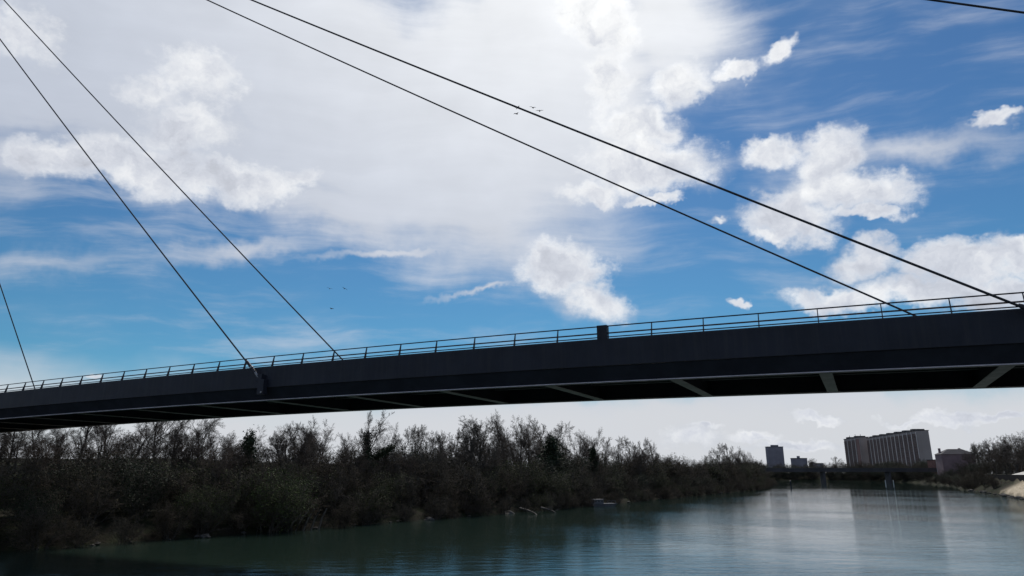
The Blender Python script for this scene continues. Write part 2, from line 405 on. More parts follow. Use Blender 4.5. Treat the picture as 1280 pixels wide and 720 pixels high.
for k in range(-22, 7):
    t = 33.8 + 10.42 * k
    b = MB()
    def pr(t0, t1, n0, n1, z0, z1): b.hexa([B(a, n_, z) + inv for z in (z0, z1) for (a, n_) in ((t0, n0), (t1, n0), (t1, n1), (t0, n1))])
    pr(t - .42, t + .42, 1.625, WD - 1.625, -3.155, -3.115)
    cb_ = b.build('crossbeam', m_flange, bridge)
    b = MB(); pr(t - .03, t + .03, 1.52, WD - 1.52, -3.11, -.855); b.build('web', m_dark, cb_)
# railings
for s in (0, 1):
    f = (lambda n: n) if s == 0 else (lambda n: WD - n)
    def railp(name, dz, n, r, m):
        b = MB(); b.tube([B(t, f(n), dz) + inv for t in TS if -150 < t < 90], r, 6); return b.build(name, m, bridge)
    tr = railp('top_rail', 1.15, .40, .05, m_rail); railp('middle_rail', .56, .27, .06, m_midrail); railp('lower_rail', .24, .20, .045, m_rail)
    for k in range(-32, 18):
        t = .1 + 3.88 * k
        if k == 2 and s == 0: continue
        b = MB()
        def q(dt, n, dz): return B(t + dt, f(n), dz) + inv
        b.hexa([q(-.03, .06, .0), q(.03, .06, .0), q(.03, .34, .0), q(-.03, .34, .0), q(-.03, .36, 1.12), q(.03, .36, 1.12), q(.03, .46, 1.12), q(-.03, .46, 1.12)])
        b.build('railing_post', m_rail, bridge)
b = MB(); b.hexa([B(t, n, z) + inv for z in (-.01, 1.17) for (t, n) in ((7.45, .0), (8.27, .0), (8.27, .5), (7.45, .5))])
b.build('railing_block', m_fascia, bridge)
# stays: (t, n, dz, sag)
TOP = Vector((-125, 101.2, EYE + 117.3))
STAYS = [(-27.95, -.35, -1.2, 1.0), (-27.2, WD - .6, 0, .75), (36.75, -.35, -1.2, 1.0), (35.25, WD - .6, 0, 1.25), (99.7, WD - .6, 0, 2.5), (98, -.35, -1.2, 2.0),
         (-91.9, WD - .6, 0, 0.1), (-91.4, -.35, -1.2, .2)]
for (t, n, dz, sg) in STAYS:
    A = B(t, n, dz)
    pts = []
    for k in range(41):
        h = k / 40; P = A.lerp(TOP, h); P.z -= 4 * sg * h * (1 - h); pts.append(P + inv)
    b = MB(); b.tube(pts, .085, 8); cbl = b.build('stay_cable', m_cable, bridge, True)
    dr = (TOP - A).normalized()
    b = MB(); P0 = A + inv
    if n < 0:
        b.tube([P0 + dr * .9, P0 + dr * 1.0, P0 + dr * 2.5, P0 + dr * 2.7], [.11, .15, .15, .1], 10); b.build('sleeve', m_rail, cbl)
        b = MB(); b.tube([P0 + dr * .1, P0 + dr * .95], [.13, .13], 10); b.tube([P0 + dr * 1.6, P0 + dr * 1.75], [.2, .2], 10); b.build('collar', m_steel, cbl)
        b = MB(); b.hexa([B(t + a, n_, z) + inv for z in (-2.75, -1.25) for (a, n_) in ((-.05, -.55), (.75, -.55), (.75, -.005), (-.05, -.005))])
        b.hexa([B(t + a, n_, z) + inv for z in (-1.35, -.75) for (a, n_) in ((-.35, -.5), (.35, -.5), (.35, -.006), (-.35, -.006))])
        br = b.build('anchor_bracket', m_fascia, bridge)
        b = MB(); b.tube([B(t + .55, -.56, -2.55) + inv, B(t + .55, -.64, -2.55) + inv], .09, 8); b.build('bolt_head', m_steel, br)
    else:
        b.tube([P0 - dr * .3, P0 + dr * 1.6], [.14, .14], 10); b.build('sleeve', m_steel, cbl)
# leaning mast on the left bank, the stays meet at its head
b = MB(); foot = Vector((-152, 96, 2)); b.tube([foot + inv, foot.lerp(TOP, .5) + inv, TOP + inv + Vector((0, 0, 1.5))], [2.2, 1.9, .9], 16)
b.build('mast', m_fascia, bridge, True)
for t in (-150, 58):
    b = MB(); c0 = B(t, 8, -3.2); z0 = -3 if t < 0 else 2
    M = Matrix((DD, NN, Vector((0, 0, 1)))).transposed()
    b.box(Vector((c0.x, c0.y, (c0.z + z0) / 2)) + inv, (2.2, 9, c0.z - z0), M); b.build('pier', m_conc, bridge)

# quay wall beside the camera
def strip_wall(name, P, prof, m):
    P = np.array(P, float); b = MB(); k = len(prof)
    for i, p in enumerate(P):
        a = P[max(i-1,0)]; c = P[min(i+1,len(P)-1)]; d = (c - a) / np.linalg.norm(c - a); nrm = np.array([d[1], -d[0]])
        for (n, z) in prof: b.v.append((p[0] + nrm[0] * n, p[1] + nrm[1] * n, z))
    for i in range(len(P) - 1):
        for j in range(k):
            x = i * k + j; y = i * k + (j + 1) % k; b.f.append((x, y, y + k, x + k))
    b.f.append(tuple(range(k))); e = (len(P) - 1) * k; b.f.append(tuple(e + j for j in range(k))[::-1])
    return b.build(name, m)
rq = RBs[(RBs[:, 1] > -250) & (RBs[:, 1] < 165)]
o = strip_wall('quay_wall', rq, [(0, -3), (0, 7.5), (1.3, 7.5), (1.3, -3)], m_conc); tag(o, 'vertical concrete quay wall beside the camera', 'wall')
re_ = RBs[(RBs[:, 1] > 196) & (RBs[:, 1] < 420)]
o = strip_wall('retaining_wall', re_, [(11.6, 4.5), (11.6, 8.4), (12.15, 8.4), (12.15, 4.5)], mat('shade_painted_stone_wall', (.016, .015, .017), .95, .2, .5, spec=.05))  # near-black base colour carries the shade of the trees on the stone
tag(o, 'stone retaining wall darkened by painted shade above the pale embankment on the right bank', 'wall')
o = strip_wall('footpath', re_[re_[:, 1] < 352], [(12.2, 7.9), (12.2, 8.42), (18, 10.0), (23, 10.0), (24, 7.9)], m_pave); tag(o, 'pale riverside path above the retaining wall', kind='structure')

# ------------------------------------------------------------------ far flat bridge
P0, P1 = Vector((225, 676, 0)), Vector((425, 664, 0))
fb = empty('far_bridge', ((P0 + P1) / 2), 0, 'low dark flat bridge across the river far behind the cable bridge', 'bridge')
cx = (P0 + P1) / 2; dx = (P1 - P0).normalized(); ny = Vector((-dx.y, dx.x, 0)); ML = (P1 - P0).length
Mfb = Matrix((dx, ny, Vector((0, 0, 1)))).transposed()
m_fb = mat('old_concrete', (.075, .07, .075), .9, .15, .1)
b = MB(); b.box((0, 0, 11.6), (ML, 10, 2.4), Mfb); b.build('girder', m_fb, fb)
b = MB(); b.box(tuple(ny * -5.1 + Vector((0, 0, 13.35))), (ML, .25, 1.1), Mfb); b.build('parapet', m_fb, fb)
b = MB(); b.box(tuple(ny * 5.1 + Vector((0, 0, 13.35))), (ML, .25, 1.1), Mfb); b.build('parapet', m_fb, fb)
for k in (-1, 1):
    b = MB(); b.box(tuple(dx * (k * 30) + Vector((0, 0, 4))), (2, 8, 12.8), Mfb); b.build('pier', m_fb, fb)

# ------------------------------------------------------------------ buildings
def building(name, label, P, Q, depth, z0, z1, wall, cols, rows, roofm=m_roof, recess=None, wincol=m_glass, group=None):
    """facade runs from P to Q (xy); body extends to the right-hand side of P->Q; returns root"""
    P = Vector((*P, 0)); Q = Vector((*Q, 0)); d = (Q - P).normalized(); L = (Q - P).length; nr = Vector((d.y, -d.x, 0))
    root = empty(name, P + Vector((0, 0, z0)), 0, label, 'building', group)
    M = Matrix((d, nr, Vector((0, 0, 1)))).transposed(); H = z1 - z0
    def bx(b, a0, a1, n0, n1, h0, h1): b.box(M @ Vector(((a0 + a1) / 2, (n0 + n1) / 2, (h0 + h1) / 2)), (a1 - a0, n1 - n0, h1 - h0), M)
    b = MB(); bx(b, 0, L, 0, depth, 0, H); b.build('wall', wall, root)
    return root, bx, L, H
# long slab block, leaning only by the lens
def slab_block(P, Q, depth, z0, ztop, ncol, label, bays, steps=0):
    root, bx, L, H = building('apartment_block', label, P, Q, depth, z0, ztop, m_block, 0, 0)
    cw = L / ncol
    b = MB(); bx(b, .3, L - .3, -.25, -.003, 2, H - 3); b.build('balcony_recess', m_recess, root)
    for i in range(ncol):
        b = MB(); bx(b, i * cw + .02 * cw, i * cw + .02 * cw + 1.0 + .5 * (i % 2), -.75, -.26, 1, H - 1.5 + (i % 3) * .5); b.build('white_fin', m_slab, root)
    nf = int((H - 4) / 2.9)
    for k in range(nf):
        b = MB(); bx(b, .35, L - .35, -.62, -.252, 2.6 + k * 2.9, 3.4 + k * 2.9)
        b.build('balcony_rail', mat('balcony_panel', (.15, .115, .11), .8, .2, .1), root)
    b = MB(); bx(b, -.3, L + .3, -.6, depth + .6, H + .003, H + .7); rf = b.build('roof', m_roof, root)
    for i in range(ncol):
        b = MB(); bx(b, i * cw + .25 * cw, i * cw + .8 * cw, depth * .2, depth * .8, H + .71, H + 2.2 + (i % 2) * .9); b.build('roof_housing', m_roof, rf)
    # end wall windows
    return root, bx, L, H
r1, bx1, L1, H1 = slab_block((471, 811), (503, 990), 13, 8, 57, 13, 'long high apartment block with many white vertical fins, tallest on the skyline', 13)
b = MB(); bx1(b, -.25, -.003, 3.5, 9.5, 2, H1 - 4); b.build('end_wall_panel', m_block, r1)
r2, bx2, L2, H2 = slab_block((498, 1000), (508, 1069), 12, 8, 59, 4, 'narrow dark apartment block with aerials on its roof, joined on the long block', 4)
b = MB(); bx2(b, .5, 14, -.95, -.9, 2, H2 - 2); b.build('red_brown_panel', mat('red_brown_render', (.20, .12, .11), .85, .1, .1), r2)
for (a, h_) in ((8, 4), (30, 5), (55, 4.5)):
    b = MB(); bx2(b, a, a + .5, 4, 4.5, H2 + .7, H2 + .7 + h_); bx2(b, a - .6, a + 1.1, 4.1, 4.4, H2 + .4 + h_, H2 + .55 + h_); b.build('aerial', m_dark, r2)
def block(name, label, P, Q, depth, z0, z1, wall, cols, rows, top=None, roof_h=.8):
    root, bx, L, H = building(name, label, P, Q, depth, z0, z1, wall, 0, 0)
    cw = L / cols; rh = (H - 2) / rows
    for i in range(cols):
        for j in range(rows):
            b = MB(); bx(b, i * cw + cw * .28, i * cw + cw * .72, -.08, -.003, 1.2 + j * rh, 1.2 + j * rh + rh * .5); wn = b.build('window', m_glass, root)
    b = MB(); bx(b, -.4, L + .4, -.4, depth + .4, H + .003, H + roof_h); b.build('roof', m_roof, root)
    if top:
        b = MB(); bx(b, L * top[0], L * top[1], depth * .3, depth * .7, H + roof_h + .003, H + roof_h + top[2]); b.build('roof_housing', wall, root)
    return root, bx, L, H
block('tower_block', 'grey square residential tower standing alone on the skyline', (470, 1300), (499, 1300), 11, 8, 56, m_tower, 5, 15, (.3, .75, 3))
block('apartment_block', 'small dark flat roofed block just right of the lone tower', (495, 1250), (521, 1254), 9, 8, 34.5, m_tower, 5, 7, (.4, .55, 3.5))
block('apartment_block', 'low wide dark building between the small block and the long apartment block', (531, 1260), (553, 1262), 9, 8, 26, m_tower, 6, 5, (.1, .3, 2))
block('brick_house', 'low reddish house between the apartment block and the pink house', (414, 702), (421.5, 706), 10, 8, 21.5, mat('red_brick', (.22, .12, .10), .9, .2, .5), 2, 3)
# pink house with hipped roof by the right bank
hp, bxh, Lh, Hh = building('pink_house', 'large pink rendered house with dark hipped roof above the right bank', (386, 641), (412, 635), 16, 7, 25.5, m_pink, 0, 0)
for i in range(4):
    for j in range(4):
        b = MB(); bxh(b, 2 + i * 4.6, 3.4 + i * 4.6, -.1, -.003, 2 + j * 4.2, 4.3 + j * 4.2); wq = b.build('window', m_glass, hp)
b = MB(); bxh(b, -.1, .9, -.18, -.003, .5, Hh - .4); b.build('pale_corner', m_white, hp)
b = MB(); M_ = Matrix.Identity(3)
d_ = (Vector((409, 636, 0)) - Vector((386, 641, 0))).normalized(); n_ = Vector((-d_.y, d_.x, 0)) * -1
n_ = Vector((d_.y, -d_.x, 0))
def hl(a, n, z): return d_ * a + n_ * n + Vector((0, 0, z))
b.hexa([hl(-.8, -.8, Hh + .01), hl(Lh + .8, -.8, Hh + .01), hl(Lh + .8, 16.8, Hh + .01), hl(-.8, 16.8, Hh + .01), hl(8, 6, Hh + 4.6), hl(Lh - 8, 6, Hh + 4.6), hl(Lh - 8, 10, Hh + 4.6), hl(8, 10, Hh + 4.6)])
rf = b.build('roof', m_roof, hp)
for a in (1.5, Lh - 9):
    b = MB(); bxh(b, a, a + 1.6, 5, 6.6, Hh + .5, Hh + 5.4); b.build('chimney', m_pink, rf)

# houses and shed half hidden behind the left bank trees
def gable_house(name, label, cx, cy, L, Dp, z0, h, rz, wall, roofm, nw=4):
    rt = empty(name, (cx, cy, z0), rz, label, 'house' if name != 'shed' else 'shed')
    b = MB(); b.box((0, 0, h / 2), (L, Dp, h)); b.build('wall', wall, rt)
    b = MB(); e = .4; r_ = Dp * .32
    i = [(-L/2-e, -Dp/2-e, h+.004), (L/2+e, -Dp/2-e, h+.004), (L/2+e, Dp/2+e, h+.004), (-L/2-e, Dp/2+e, h+.004), (-L/2-e, 0, h+r_), (L/2+e, 0, h+r_)]
    b.v = i; b.f = [(0, 1, 5, 4), (2, 3, 4, 5), (0, 4, 3), (1, 2, 5), (0, 3, 2, 1)]; b.build('roof', roofm, rt)
    for k in range(nw):
        x = -L / 2 + (k + .5) * L / nw
        b = MB(); b.box((x, -Dp / 2 - .05, h * .6), (1.1, .08, 1.3)); wn = b.build('window', m_glass, rt)
        b = MB()
        for sx_ in (-.62, .62): b.box((x + sx_, -Dp / 2 - .06, h * .6), (.12, .1, 1.5))
        b.box((x, -Dp / 2 - .06, h * .6 + .7), (1.12, .1, .12)); b.box((x, -Dp / 2 - .06, h * .6 - .7), (1.12, .1, .12)); b.build('frame', m_white, wn)
    return rt

# ------------------------------------------------------------------ trees
def axis_perp(d, rng):
    ref = np.array([0, 0, 1.]) if abs(d[2]) < .9 else np.array([1., 0, 0])
    x = np.cross(d, ref); x /= np.linalg.norm(x); y = np.cross(d, x)
    a = rng.uniform(0, 2 * math.pi); return x * math.cos(a) + y * math.sin(a)
class Tree:
    def __init__(s, seed): s.rng = np.random.RandomState(seed); s.big = MB(); s.fine = MB(); s.tips = []
    def limb(s, p, d, L, r, lvl, P):
        rng = s.rng; n = P['seg'][lvl]; pts = [p.copy()]; d = d / np.linalg.norm(d); dirs = [d]
        for k in range(n):
            d = d + rng.normal(0, P['wob'][lvl], 3); d[2] += P['up'][lvl] / n; d /= np.linalg.norm(d)
            p = p + d * L / n; pts.append(p.copy()); dirs.append(d)
        tap = P['tap'][lvl]; rad = [r * (1 - (1 - tap) * k / n) for k in range(n + 1)]
        (s.big if lvl < P['biglvl'] else s.fine).tube(pts, rad, P['sides'][lvl], False)
        if lvl >= 2: s.tips.append(pts[-1])
        if lvl + 1 < len(P['num']) + 1 and lvl < len(P['num']):
            m = P['num'][lvl]
            for i in range(m):
                f = P['start'][lvl] + (1 - P['start'][lvl]) * (i + rng.uniform(.1, .9)) / m
                k = min(int(f * n), n - 1); q = pts[k] + (pts[k + 1] - pts[k]) * (f * n - k)
                dd = dirs[k + 1]; sp = R(rng.uniform(*P['ang'][lvl])); a = axis_perp(dd, rng)
                nd = dd * math.cos(sp) + a * math.sin(sp)
                ln = L * P['len'][lvl] * (1.15 - .55 * f if lvl else P['prof'](f)) * rng.uniform(.75, 1.2)
                s.limb(q, nd, ln, max(rad[k] * P['rr'][lvl], P['rmin']), lvl + 1, P)
    def leaves(s, n, size, spread, along=None):
        rng = s.rng; mb = MB(); tips = np.array(s.tips if along is None else along)
        for i in range(n):
            c = tips[rng.randint(len(tips))] + rng.normal(0, spread, 3)
            a = rng.normal(0, 1, 3); a /= np.linalg.norm(a); b = np.cross(a, rng.normal(0, 1, 3)); b /= np.linalg.norm(b)
            q = size * rng.uniform(.5, 1.3); mb.quad(c - a * q - b * q * .6, c + a * q - b * q * .6, c + a * q + b * q * .6, c - a * q + b * q * .6)
        return mb
Z = np.array([0., 0, 0])
def P_round(k=1.0): return dict(seg=[8, 6, 5, 3, 2], wob=[.05, .13, .16, .2, .2], up=[.1, .45, .35, .15, .1], tap=[.35, .35, .35, .5, .5], sides=[8, 5, 4, 3, 3],
    num=[12, 9, 8, 7], start=[.24, .18, .15, .1], ang=[(28, 62), (25, 60), (25, 65), (25, 70)], len=[.50, .50, .46, .5], rr=[.5, .5, .5, .65], rmin=.017 * k, biglvl=2, prof=lambda f: 1.2 - .45 * f)
def P_tall(): 
    P = P_round(); P.update(ang=[(14, 34), (15, 40), (20, 50), (25, 60)], num=[13, 9, 7, 7], start=[.18, .15, .15, .1], len=[.42, .48, .5, .55], up=[.1, .6, .5, .3, .2]); return P
def P_fork():
    P = P_round(); P.update(num=[8, 10, 8, 8], start=[.18, .2, .15, .1], ang=[(22, 50), (20, 50), (25, 60), (25, 70)], len=[.72, .48, .50, .55], wob=[.08, .1, .16, .2, .2]); return P
PROT = {}
def proto(kind, seed, twig=m_twig):
    """unit tree about 20 m tall: returns (trunk mesh, crown mesh, extra, height)"""
    T = Tree(seed); P = {'round': P_round, 'tall': P_tall, 'fork': P_fork}[kind]()
    Ht = {'round': 15, 'tall': 17, 'fork': 13}[kind]
    T.limb(Z - np.array([0, 0, .6]), np.array([0, 0, 1.]), Ht, .34, 0, P)
    h = max(v[2] for v in T.fine.v)
    return T, h
kinds = [('round', 11), ('round', 12), ('round', 13), ('tall', 21), ('tall', 22), ('fork', 31), ('fork', 32)]
for i, (k, sd_) in enumerate(kinds):
    T, h = proto(k, sd_); PROT[(k, len([1 for q in PROT if q[0] == k]))] = (T.big.mesh('trunk', m_bark), T.fine.mesh('crown', m_twig if i % 3 else m_twigr), None, h)
# ivy-clad tree
T = Tree(77); P = P_fork(); P.update(num=[7, 8, 8, 7], start=[.45, .25, .2, .15], len=[.5, .46, .46, .42])
T.limb(Z, np.array([0, 0, 1.]), 15, .4, 0, P); iv = [np.array([0, 0, z]) for z in np.linspace(1, 14.5, 50)]
arm0 = np.array([0, 0, 8.2]); arms = [arm0 + np.array([1, .1, .62]) * k * .30 for k in range(20)] + [np.array([0, 0, 8.0]) + np.array([-1, 0, .25]) * k * .2 for k in range(14)]
T.big.tube([arm0, arms[10], arms[19]], [.25, .2, .12], 6); T.big.tube([np.array([0, 0, 8.]), arms[33]], [.2, .12], 6)
lv = T.leaves(9500, .13, .42, iv * 2 + arms[:20] * 2 + arms[20:]); lv2 = T.leaves(6000, .14, .95, [np.array([0, 0, z]) for z in np.linspace(4.5, 9.5, 30)])
off = len(lv.v); lv.v += lv2.v; lv.f += [tuple(q + off for q in f) for f in lv2.f]
PROT[('ivy', 0)] = (T.big.mesh('trunk', m_bark), T.fine.mesh('crown', m_twig), lv.mesh('ivy', m_ivy), max(v[2] for v in T.fine.v))
# evergreens
def conifer(seed, Ht, rad, layers, size, flat, zj=.6):
    T = Tree(seed); rng = T.rng; T.big.tube([Z, np.array([0, 0, Ht])], [.28, .05], 7); lv = MB()
    for l in range(layers):
        z = Ht * (.18 + .80 * l / layers); rl = rad * (1 - (l / layers) ** 1.3 * .9) * rng.uniform(.75, 1.15)
        for a in range(9):
            an = rng.uniform(0, 2 * math.pi); e = np.array([math.cos(an) * rl, math.sin(an) * rl, z - rl * .12])
            T.big.tube([np.array([0, 0, z]), e], [.06, .02], 3, False)
            for q in range(26):
                f = rng.uniform(.15, 1.05); c = np.array([0, 0, z]) * (1 - f) + e * f + rng.normal(0, .2 + flat * f, 3) * np.array([1, 1, zj])
                A = rng.normal(0, 1, 3); A[2] *= .3; A /= np.linalg.norm(A); Bv = np.cross(A, rng.normal(0, 1, 3)); Bv /= np.linalg.norm(Bv); s_ = size * rng.uniform(.6, 1.3)
                lv.quad(c - A * s_ - Bv * s_ * .35, c + A * s_ - Bv * s_ * .35, c + A * s_ + Bv * s_ * .35, c - A * s_ + Bv * s_ * .35)
    return (T.big.mesh('trunk', m_bark), lv.mesh('crown', m_ivy), None, Ht)
PROT[('spruce', 0)] = conifer(5, 14, 3.2, 20, .28, .2, .8)
PROT[('cedar', 0)] = conifer(6, 13, 5.6, 15, .30, .65, 1.2)
# thicket shrubs: many stems from the ground, twigs, some leaves
def shrub(seed, leafmat, nleaf, stems=13, spread=(6, 42), L=(4.5, 7.2), twig=m_twig, lsize=.075):
    T = Tree(seed); rng = T.rng
    P = dict(seg=[5, 4, 3, 2], wob=[.12, .16, .2, .2], up=[.25, .3, .2, .1], tap=[.35, .4, .5, .5], sides=[5, 4, 3, 3], num=[8, 7, 5], start=[.12, .15, .15], ang=[(20, 60), (25, 65), (25, 70)],
             len=[.5, .5, .5], rr=[.5, .6, .7], rmin=.014, biglvl=1, prof=lambda f: 1.1 - .5 * f)
    for k in range(stems):
        a = rng.uniform(0, 2 * math.pi); t = R(rng.uniform(*spread)); p = np.array([math.cos(a), math.sin(a), 0]) * rng.uniform(0, 1.3)
        T.limb(p - np.array([0, 0, .4]), np.array([math.cos(a) * math.sin(t), math.sin(a) * math.sin(t), math.cos(t)]), rng.uniform(*L), .08, 0, P)
    lv = T.leaves(nleaf, lsize, .4)
    for i, v in enumerate(lv.v): lv.v[i] = (v[0], v[1], max(v[2], .05))
    return (T.big.mesh('stems', m_bark), T.fine.mesh('twigs', twig), lv.mesh('leaves', leafmat), max(v[2] for v in T.fine.v))
PROT[('shrub', 0)] = shrub(41, m_brownleaf, 2600); PROT[('shrub', 1)] = shrub(42, m_brownleaf, 4200, twig=m_twigr)
PROT[('shrub', 2)] = shrub(43, m_olive, 5200, lsize=.075); PROT[('shrub', 3)] = shrub(44, m_ivy, 6000)
PROT[('willow', 0)] = shrub(45, m_green, 9000, 16, (4, 38), (6, 8.5), lsize=.07)

def place(key, x, y, z, height, width=1.0, rot=None, name=None, label='', cat='tree', group=None):
    tm, cm, ex, h = PROT[key]; s = height / h
    ro = empty(name, (x, y, z), random.uniform(0, 6.28) if rot is None else rot, label, cat, group); ro.scale = (s * width, s * width, s)
    for nm, me_ in (((('stems' if key[0] in ('shrub', 'willow') else 'trunk')), tm), (('twigs' if key[0] in ('shrub', 'willow') else 'crown'), cm), (('ivy' if key[0] == 'ivy' else 'leaves'), ex)):
        if me_ is None: continue
        c_ = bpy.data.objects.new(nm, me_); COL.objects.link(c_); c_.parent = ro
    return ro
random.seed(4)
def on_ray(u, d, side='L', r0=None, r1=1500):
    r_ = ray(u, 592); k = np.array([r_.x, r_.y]); k /= np.linalg.norm(k)
    rs = np.arange(r0 or 60, r1, 1.0); pts = rs[:, None] * k
    dd = seg_dist(pts, LBs if side == 'L' else RBs); ins = inside(pts, POLY)
    sgn = np.where(ins, -dd, dd); idx = np.where((sgn[1:] >= d) & (sgn[:-1] < d))[0]
    i = idx[0] if len(idx) else int(np.argmax(sgn)); return pts[i + 1]
# (u, top v, distance behind the bank, kind, variant, width) of the taller trees along the left bank
TALL = [(-60,520,60,'round',0,1),(-25,505,62,'tall',0,1.1),(8,515,58,'round',1,1),(40,500,64,'fork',0,1),(68,520,52,'round',2,1),(95,505,60,'tall',1,1.2),(128,500,52,'round',0,1.1),(160,510,46,'fork',1,1),
        (190,500,50,'round',1,1),(215,515,38,'tall',0,1.1),(246,510,40,'round',2,1),(268,525,30,'fork',0,.9),(292,545,26,'round',1,1),(318,530,34,'round',0,1),(352,524,22,'round',1,.95),(378,519,26,'round',2,1),(400,523,30,'round',0,.9),
        (432,540,30,'tall',0,.9),(457,512,16,'ivy',0,1),(484,525,24,'fork',0,.9),(503,531,30,'round',1,.9),(517,529,32,'tall',0,.9),(534,530,28,'round',1,.9),(552,537,33,'tall',0,1),(570,534,30,'round',1,.8),(588,527,26,'round',1,.9),(602,510,20,'round',2,.95),(618,520,27,'round',0,.9),
        (634,519,30,'tall',1,1),(648,518,24,'round',0,.9),(662,517,28,'round',0,1),(678,521,30,'round',1,.9),(694,525,24,'round',1,1),(705,539,26,'round',2,.8),(722,534,20,'fork',1,.8),(738,533,24,'fork',0,.9),(757,545,26,'tall',0,.9),
        (776,545,22,'round',0,.9),(790,544,26,'round',1,1),(805,546,20,'round',1,.8),(818,552,24,'tall',0,1),(832,566,22,'round',2,.9),(848,572,18,'round',0,1),(866,575,20,'fork',1,1),(884,562,18,'fork',0,.8),(900,552,16,'round',1,.8),(912,553,20,'round',1,.9),(925,557,14,'round',0,.8),(938,560,16,'fork',1,.8),(950,573,12,'round',2,.8)]
MARKS = [(0, 'the left picture edge'), (325, 'the near cable bracket'), (457, 'the ivy clad tree'), (602, 'the big tree touching the deck'), (742, 'the small conical spruce')]
KW = {'round': 'wide crowned bare tree', 'tall': 'slim upright bare tree', 'fork': 'fork trunked bare tree'}
ORD = ['first', 'second', 'third', 'fourth', 'fifth', 'sixth', 'seventh', 'eighth', 'ninth', 'tenth', 'eleventh', 'twelfth']
cnt = {}
for (u, v, d, k, vr, wd_) in TALL:
    x, y = on_ray(u, d); t_, n_2 = tn(x, y); tries = 0
    while -5 < n_2 < 22 and tries < 60:                     # never a tall tree under the deck
        x, y = x * 1.02, y * 1.02; t_, n_2 = tn(x, y); tries += 1
    z = zg(x, y); r_ = ray(u, v); top = EYE + r_.z / math.hypot(r_.x, r_.y) * math.hypot(x, y)
    hgt = max(top - z, 5)
    if k == 'ivy': lab = 'bare tree thickly clad in dark ivy with one ivy arm reaching right'; nm = 'ivy_clad_tree'
    elif u == 602: lab = 'broad bare tree whose top touches the underside of the deck'; nm = 'bare_tree'
    else:
        mk = [m_ for m_ in MARKS if m_[0] < u] or [(-99, 'the frame edge')]
        i = cnt.get(mk[-1], 0); cnt[mk[-1]] = i + 1
        lab = f'{KW[k]}, {ORD[min(i, 11)]} tall one right of {mk[-1][1]}' if u >= 0 else 'bare tree at the very left end of the left bank row'; nm = 'bare_tree'
    place((k, vr), x, y, z - .3, hgt + .3, wd_, .1 if k == 'ivy' else None, nm, lab, 'tree', None if k == 'ivy' else 'bare trees along the left bank')
for (u, v, d, k, wd_, nm, lab) in ((690, 548, 15, 'cedar', 1.0, 'cedar_tree', 'dark flat topped evergreen cedar among the bare trees'), (742, 559, 12, 'spruce', .9, 'spruce_tree', 'small conical dark spruce in front of a forked bare tree'),
                              (308, 541, 18, 'cedar', .6, 'evergreen_tree', 'dark evergreen below the near cable bracket')):
    x, y = on_ray(u, d); z = zg(x, y); r_ = ray(u, v); top = EYE + r_.z / math.hypot(r_.x, r_.y) * math.hypot(x, y)
    place((k, 0), x, y, z - .2, top - z + .2, wd_, None, nm, lab, 'tree')

# lesser trees that fill the skyline between the tall ones
rm = random.Random(12)
SKYL = ([0, 250, 300, 345, 400, 420, 470, 560, 590, 630, 690, 715, 735, 760, 800, 835, 870, 900, 935, 960], [525, 530, 545, 530, 530, 550, 540, 540, 522, 525, 532, 548, 545, 553, 550, 566, 577, 562, 566, 580])
MZN = [(-99, 'left of the near cable bracket'), (325, 'between bracket and ivy clad tree'), (457, 'between ivy clad tree and big tree'), (602, 'between big tree and small spruce'), (742, 'right of the small spruce')]
u = -20
while u < 955:
    d = rm.uniform(8, 34) if u > 250 else rm.uniform(30, 62)
    x, y = on_ray(u, d); t_, n_2 = tn(x, y)
    while -5 < n_2 < 22: x, y = x * 1.02, y * 1.02; t_, n_2 = tn(x, y)
    v = float(np.interp(u, *SKYL)) + rm.uniform(0, 24) * (1 if u < 820 else .35); z = zg(x, y); r_ = ray(u, v)
    hgt = max(EYE + r_.z / math.hypot(r_.x, r_.y) * math.hypot(x, y) - z, 6)
    k = rm.choice(['round', 'round', 'fork', 'tall']); zn = [a for a in MZN if a[0] <= u][-1][1]
    place((k, rm.randint(0, 1)), x, y, z - .3, hgt + .3, rm.uniform(1.0, 1.35), None, 'bare_tree', f'lesser {KW[k]} in the tangle {zn}', 'tree', f'lesser {KW[k]}s {zn}')
    u += rm.uniform(9, 16) * (1 if u < 780 else .6)

# thicket rows on the left bank
def along(P, step):
    seg = np.diff(P, axis=0); L_ = np.hypot(*seg.T); cum = np.concatenate([[0], np.cumsum(L_)]); out = []
    s_ = 0
    while s_ < cum[-1]:
        i = min(np.searchsorted(cum, s_, 'right') - 1, len(L_) - 1); f = (s_ - cum[i]) / L_[i]; d_2 = seg[i] / L_[i]
        out.append((P[i] + seg[i] * f, d_2)); s_ += step
    return out
ROWS = [(6.0, 1.2, (3.6, 5.4), 'at the water edge', 1.15), (7.0, 7.0, (6.5, 8.6), 'mid thicket', 1.1), (7.5, 14.0, (8.0, 9.6), 'at the thicket back', 1.15), (9.5, 26.0, (7.5, 9.0), 'behind the thicket', 1.25)]
ZN = [(-200, 'left of the cable bracket'), (325, 'from bracket to ivy clad tree'), (457, 'just right of the ivy clad tree'), (602, 'from big tree to small spruce'), (742, 'right of the small spruce')]
SW_ = ['dense brown', 'dense brown', 'olive leaved', 'dark ivy covered']
